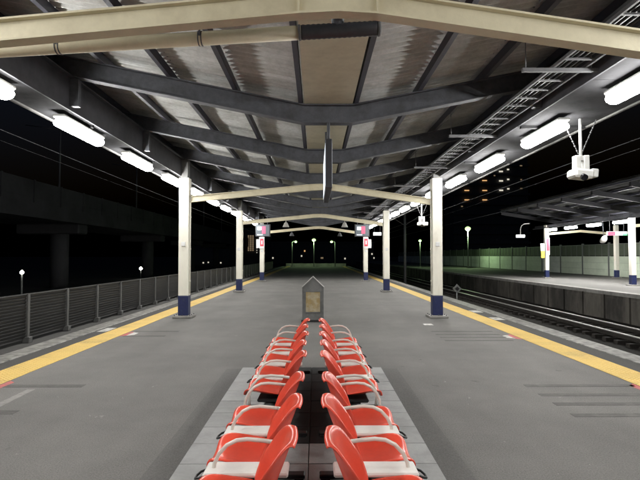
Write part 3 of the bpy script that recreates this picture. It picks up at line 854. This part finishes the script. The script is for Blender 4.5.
# ------------------------------------------------------------------ lamp posts
def street_lamp(x, y, h, label, arm=0.0, group='green glowing lamp posts', zb=0.0, strength='sodium_green', r=.16, power=75):
    t = thing('street_lamp', label, 'lamp post', (x, y, zb), group)
    if arm:
        obj('pole', add_tube(bmesh.new(), [(0, 0, 0), (0, 0, h - .5), (0, 0, h - .1), (arm * .4, 0, h + .06), (arm, 0, h + .08)], [.07, .055, .05, .045, .04], 8), 'barrier_post', t)
    else:
        obj('pole', add_tube(bmesh.new(), [(0, 0, 0), (0, 0, h - .1)], [.07, .05], 8), 'barrier_post', t)
    obj('base', add_box(bmesh.new(), -.14, .14, -.14, .14, 0, .06), 'concrete', t)
    b = bmesh.new()
    pr = [(-.10, .3), (-.07, .75), (0, 1.0), (.07, .8), (.11, .35)]
    cx = arm if arm else 0
    add_tube(b, [(cx, 0, h + z * r / .16 - .02) for z, q in pr], [q * r for z, q in pr], 12)
    obj('bulb', b, strength, t)
    ld = bpy.data.lights.new('bulb_light', 'POINT'); ld.energy = power; ld.color = (.66, 1.0, .50); ld.shadow_soft_size = .05
    lo = bpy.data.objects.new('bulb_light', ld); col.objects.link(lo); lo.parent = t; lo.location = (cx - .12, -.28, h - .14 * r / .16 - .08)
    b = bmesh.new(); add_tube(b, [(cx, 0, h + .105 * r / .16 - .02), (cx, 0, h + .20 * r / .16)], [.14, .05], 10); obj('cap', b, 'barrier_post', t)
street_lamp(-.3, 72, 3.85, 'green glowing lamp post at the far platform end, middle of three', r=.30)
street_lamp(-3.45, 72, 3.6, 'green glowing lamp post at the far platform end, left of three', arm=.55, r=.19)
street_lamp(2.75, 72, 3.6, 'green glowing lamp post at the far platform end, right of three', arm=-.5, r=.22)
street_lamp(14.6, 70, 3.7, 'small green lamp post seen just left of nearest right column', r=.22)
street_lamp(19.2, 63, 5.0, 'tall green glowing lamp post before the pale noise wall', r=.38, power=520)
# dim kerb at the far end of the platform
box('end_wall', 'concrete', platform, -4.4, 4.4, 73.5, 73.7, .0, .45)

# white yard lamps left of the fence
def yard_lamp(x, y, h, r, label):
    t = thing('yard_lamp', label, 'lamp post', (x, y, -1.42), 'white yard lamps beyond the fence')
    obj('pole', add_tube(bmesh.new(), [(0, 0, 0), (0, 0, h + 1.42 - r * .8)], [.06, .045], 8), 'barrier_post', t)
    b = bmesh.new(); add_tube(b, [(0, 0, h + 1.42 - r), (0, 0, h + 1.42 - r * .6), (0, 0, h + 1.42 + .1 * r), (0, 0, h + 1.42 + r)], [r * .3, r * .9, r, r * .2], 10)
    obj('bulb', b, 'far_white', t)
    obj('cap', add_tube(bmesh.new(), [(0, 0, h + 1.42 + r), (0, 0, h + 1.42 + r * 1.4)], [r * .9, r * .3], 10), 'barrier_post', t)
yard_lamp(-18.0, 30.8, .55, .125, 'bright white yard lamp left of the nearest viaduct pier')
yard_lamp(-22.5, 64.5, -.05, .20, 'small white yard lamp just left of the second viaduct pier')

# ------------------------------------------------------------------ viaduct on the left
vd = thing('viaduct', 'dim concrete viaduct on round piers beyond the left fence', 'viaduct', (-24, 0, -1.42))
pm = bmesh.new(); add_tube(pm, [(0, 0, 0), (0, 0, 5.3)], .8, 20); pm = mesh_of(pm, 'pier', 'viaduct')
cm = bmesh.new(); add_box(cm, -3.6, 2.2, -.9, .9, 5.0, 5.9, .1); cm = mesh_of(cm, 'crosshead', 'viaduct')
for k in range(6):
    p_ = put('pier', pm, vd, (0, 22.5 + 24.5 * k, 0)); put('crosshead', cm, vd, (0, 22.5 + 24.5 * k, 0))
b = bmesh.new(); add_box(b, -4.4, 2.6, -20, 160, 5.905, 7.4); obj('deck', b, 'viaduct', vd)
b = bmesh.new(); add_box(b, 2.3, 2.62, -20, 160, 7.4, 8.7); obj('parapet', b, 'viaduct', vd)
me = mesh_of(add_box(bmesh.new(), 2.622, 2.68, -.1, .1, 7.0, 8.75), 'rib', 'viaduct')
for k in range(36): put('rib', me, vd, (0, 2 + 4 * k, 0))
b = bmesh.new()
for k in range(8): add_tube(b, [(2.45, 6 + 18 * k, 8.7), (2.45, 6 + 18 * k, 14.2)], .08, 6); add_tube(b, [(2.45, 6 + 18 * k, 13.6), (-.5, 6 + 18 * k, 14.0)], .04, 6)
o = obj('catenary_mast', b, 'wire', vd)

# overhead wires
def wire(x0, y0, z0, x1, y1, z1, sag, label):
    pts = []
    for k in range(25):
        f = k / 24
        pts.append((x0 + (x1 - x0) * f, y0 + (y1 - y0) * f, z0 + (z1 - z0) * f - sag * 4 * f * (1 - f)))
    o = obj('overhead_wire', add_tube(bmesh.new(), pts, .010, 5), 'wire'); tag(o, label, 'wire', 'overhead wires beside the canopy')
for i, (x, z, nm) in enumerate(((6.75, 4.0, 'contact'), (6.75, 5.1, 'carrier'), (10.35, 4.0, 'contact'), (10.35, 5.1, 'carrier'))):
    wire(x, 0, z, x, 140, z, .0 if nm == 'contact' else .3, f'thin {nm} wire strung over the {"near" if x < 8 else "far"} right-hand track')
for i, (x, z, w) in enumerate(((-7.2, 5.4, 'upper'), (-7.2, 4.5, 'lower'), (-10.8, 5.6, 'outer'))):
    wire(x, 0, z, x, 140, z, .25, f'{w} overhead wire strung in the dark left of the canopy')
# catenary mast with bracket on the right
t = thing('catenary_mast', 'dark overhead line mast with bracket arms behind the right column', 'mast', (8.55, 48, -1.42))
obj('mast', add_tube(bmesh.new(), [(0, 0, 0), (0, 0, 8.2)], [.14, .1], 8), 'barrier_post', t)
b = bmesh.new(); add_tube(b, [(0, 0, 7.2), (-2.2, 0, 7.4)], .03, 6); add_tube(b, [(0, 0, 5.9), (-2.2, 0, 7.3)], .03, 6); add_tube(b, [(0, 0, 7.2), (2.2, 0, 7.4)], .03, 6); add_tube(b, [(0, 0, 5.9), (2.2, 0, 7.3)], .03, 6)
obj('bracket_arm', b, 'barrier_post', t)
# track marker on the near track
t = thing('track_marker', 'small diamond track marker on a post beside the near track', 'sign', (5.35, 19.0, -1.2))
obj('post', add_tube(bmesh.new(), [(0, 0, 0), (0, 0, 1.6)], .02, 8), 'barrier_post', t)
b = bmesh.new(); add_box(b, -.12, .12, -.01, .01, -.12, .12); obj('board', b, 'barrier_post', t, (0, -.04, 1.5), (0, R(45), 0))
b = bmesh.new(); add_box(b, -.06, .06, -.006, .006, -.06, .06); obj('mark', b, 'black', t, (0, -.058, 1.5), (0, R(45), 0))

# ------------------------------------------------------------------ far buildings
def tower(x, y, w, d, h, label, wins, floor_h, name='apartment_tower'):
    t = thing(name, label, 'building', (x, y, -1.42))
    box('wall', 'building_dark', t, -w / 2, w / 2, 0, d, 0, h)
    b = bmesh.new()
    n = int(h / floor_h)
    for k in range(1, n): add_box(b, -w / 2 - .5, w / 2 + .5, -.9, -.005, k * floor_h, k * floor_h + .9)
    obj('balcony_bands', b, 'building_dark', t)
    for (wx, wz, ww, wh, m) in wins:
        box('window', m, t, wx - ww / 2, wx + ww / 2, -1.0, -.91, wz, wz + wh)
    return t
D = 200.0
def px(x): return (x - 316) / 500 * D
def pz(y): return 1.54 + 1.42 + (256 - y) / 500 * D
wx0 = px(492)
W = []
for (x_, ys, m, w) in ((467, (191, 200.5), 'win_orange', 1.9), (485, (181, 191, 200.5), 'win_orange', 1.9), (501.5, (172, 181.5, 191), 'win_white', 1.6),
                       (508.7, (170, 180, 189.5), 'win_white', .9), (521.8, (166, 189), 'win_dim', .9), (521.8, (180,), 'win_dim', .6), (495, (176,), 'win_dim', .6), (462, (207,), 'win_dim', .7)):
    for y_ in ys: W.append((px(x_) - wx0, pz(y_), w, .45 if m != 'win_white' else .6, m))
tower(wx0, D, 30, 14, 46, 'tall dark apartment tower with a few lit windows on the right', W, 3.9)
D = 160.0
W = []
wx0 = px(253)
for x_ in (249, 251.2, 253.4):
    for k in range(8): W.append((px(x_) - wx0, pz(251 - k * 2.0), .45, .5, 'win_dim'))
for k in range(6): W.append((px(257.3) - wx0, pz(253 - k * 2.3), .22, .25, 'win_white'))
tower(wx0, D, 9, 10, 12, 'dark apartment block with dim stacked windows by the left far column', W, 2.9, 'apartment_block')
t = thing('low_building', 'long dark low building with a blue sign beyond the left tracks', 'building', (px(215), 170, -1.42))
box('wall', 'building_dark', t, -14, 16, 0, 10, 0, 9.5)
b = bmesh.new(); add_box(b, -14.4, 16.4, -.4, 10.4, 9.5, 9.9); obj('roof', b, 'building_dark', t)
D = 168.0
bx = px(215) * 170 / 160
for (x_, y_, w, h, m) in ((231, 239, 1.3, .35, 'blue_glow'), (221, 236, .25, .25, 'win_white'), (203, 263.5, .45, .45, 'win_white'), (208, 263, .4, .4, 'win_white'), (216.5, 263.7, .4, .4, 'win_orange'), (220.5, 263.5, .45, .45, 'win_white'), (246.5, 257, .3, .4, 'win_white')):
    wxx = (x_ - 316) / 500 * 169 - (px(215) if False else (215 - 316) / 500 * 160)
    zz = 1.54 + 1.42 + (256 - y_) / 500 * 169
    if zz < .1: zz = .1
    box('window', m, t, wxx - w / 2, wxx + w / 2, -.1, -.01, zz, zz + h)
t = thing('far_building', 'dark low block with scattered lit windows beyond the platform end', 'building', (0, 190, -1.42))
box('wall', 'building_dark', t, -20, 22, 0, 12, 0, 8.0)
b = bmesh.new(); add_box(b, -20.4, 22.4, -.4, 12.4, 8.0, 8.4); obj('roof', b, 'building_dark', t)
for (x_, y_, m, w) in ((304.7, 251, 'win_orange', .5), (301.6, 256, 'win_white', .5), (273, 258, 'win_white', .5), (345, 258.6, 'win_white', .5), (322, 258, 'win_dim', 1.0), (367, 250, 'win_dim', .6), (372, 254, 'win_white', .5), (374, 258, 'win_white', .4)):
    box('window', m, t, (x_ - 316) / 500 * 190 - w / 2, (x_ - 316) / 500 * 190 + w / 2, -.1, -.01, 2.96 + (256 - y_) / 500 * 190 - .3, 2.96 + (256 - y_) / 500 * 190 + .3)
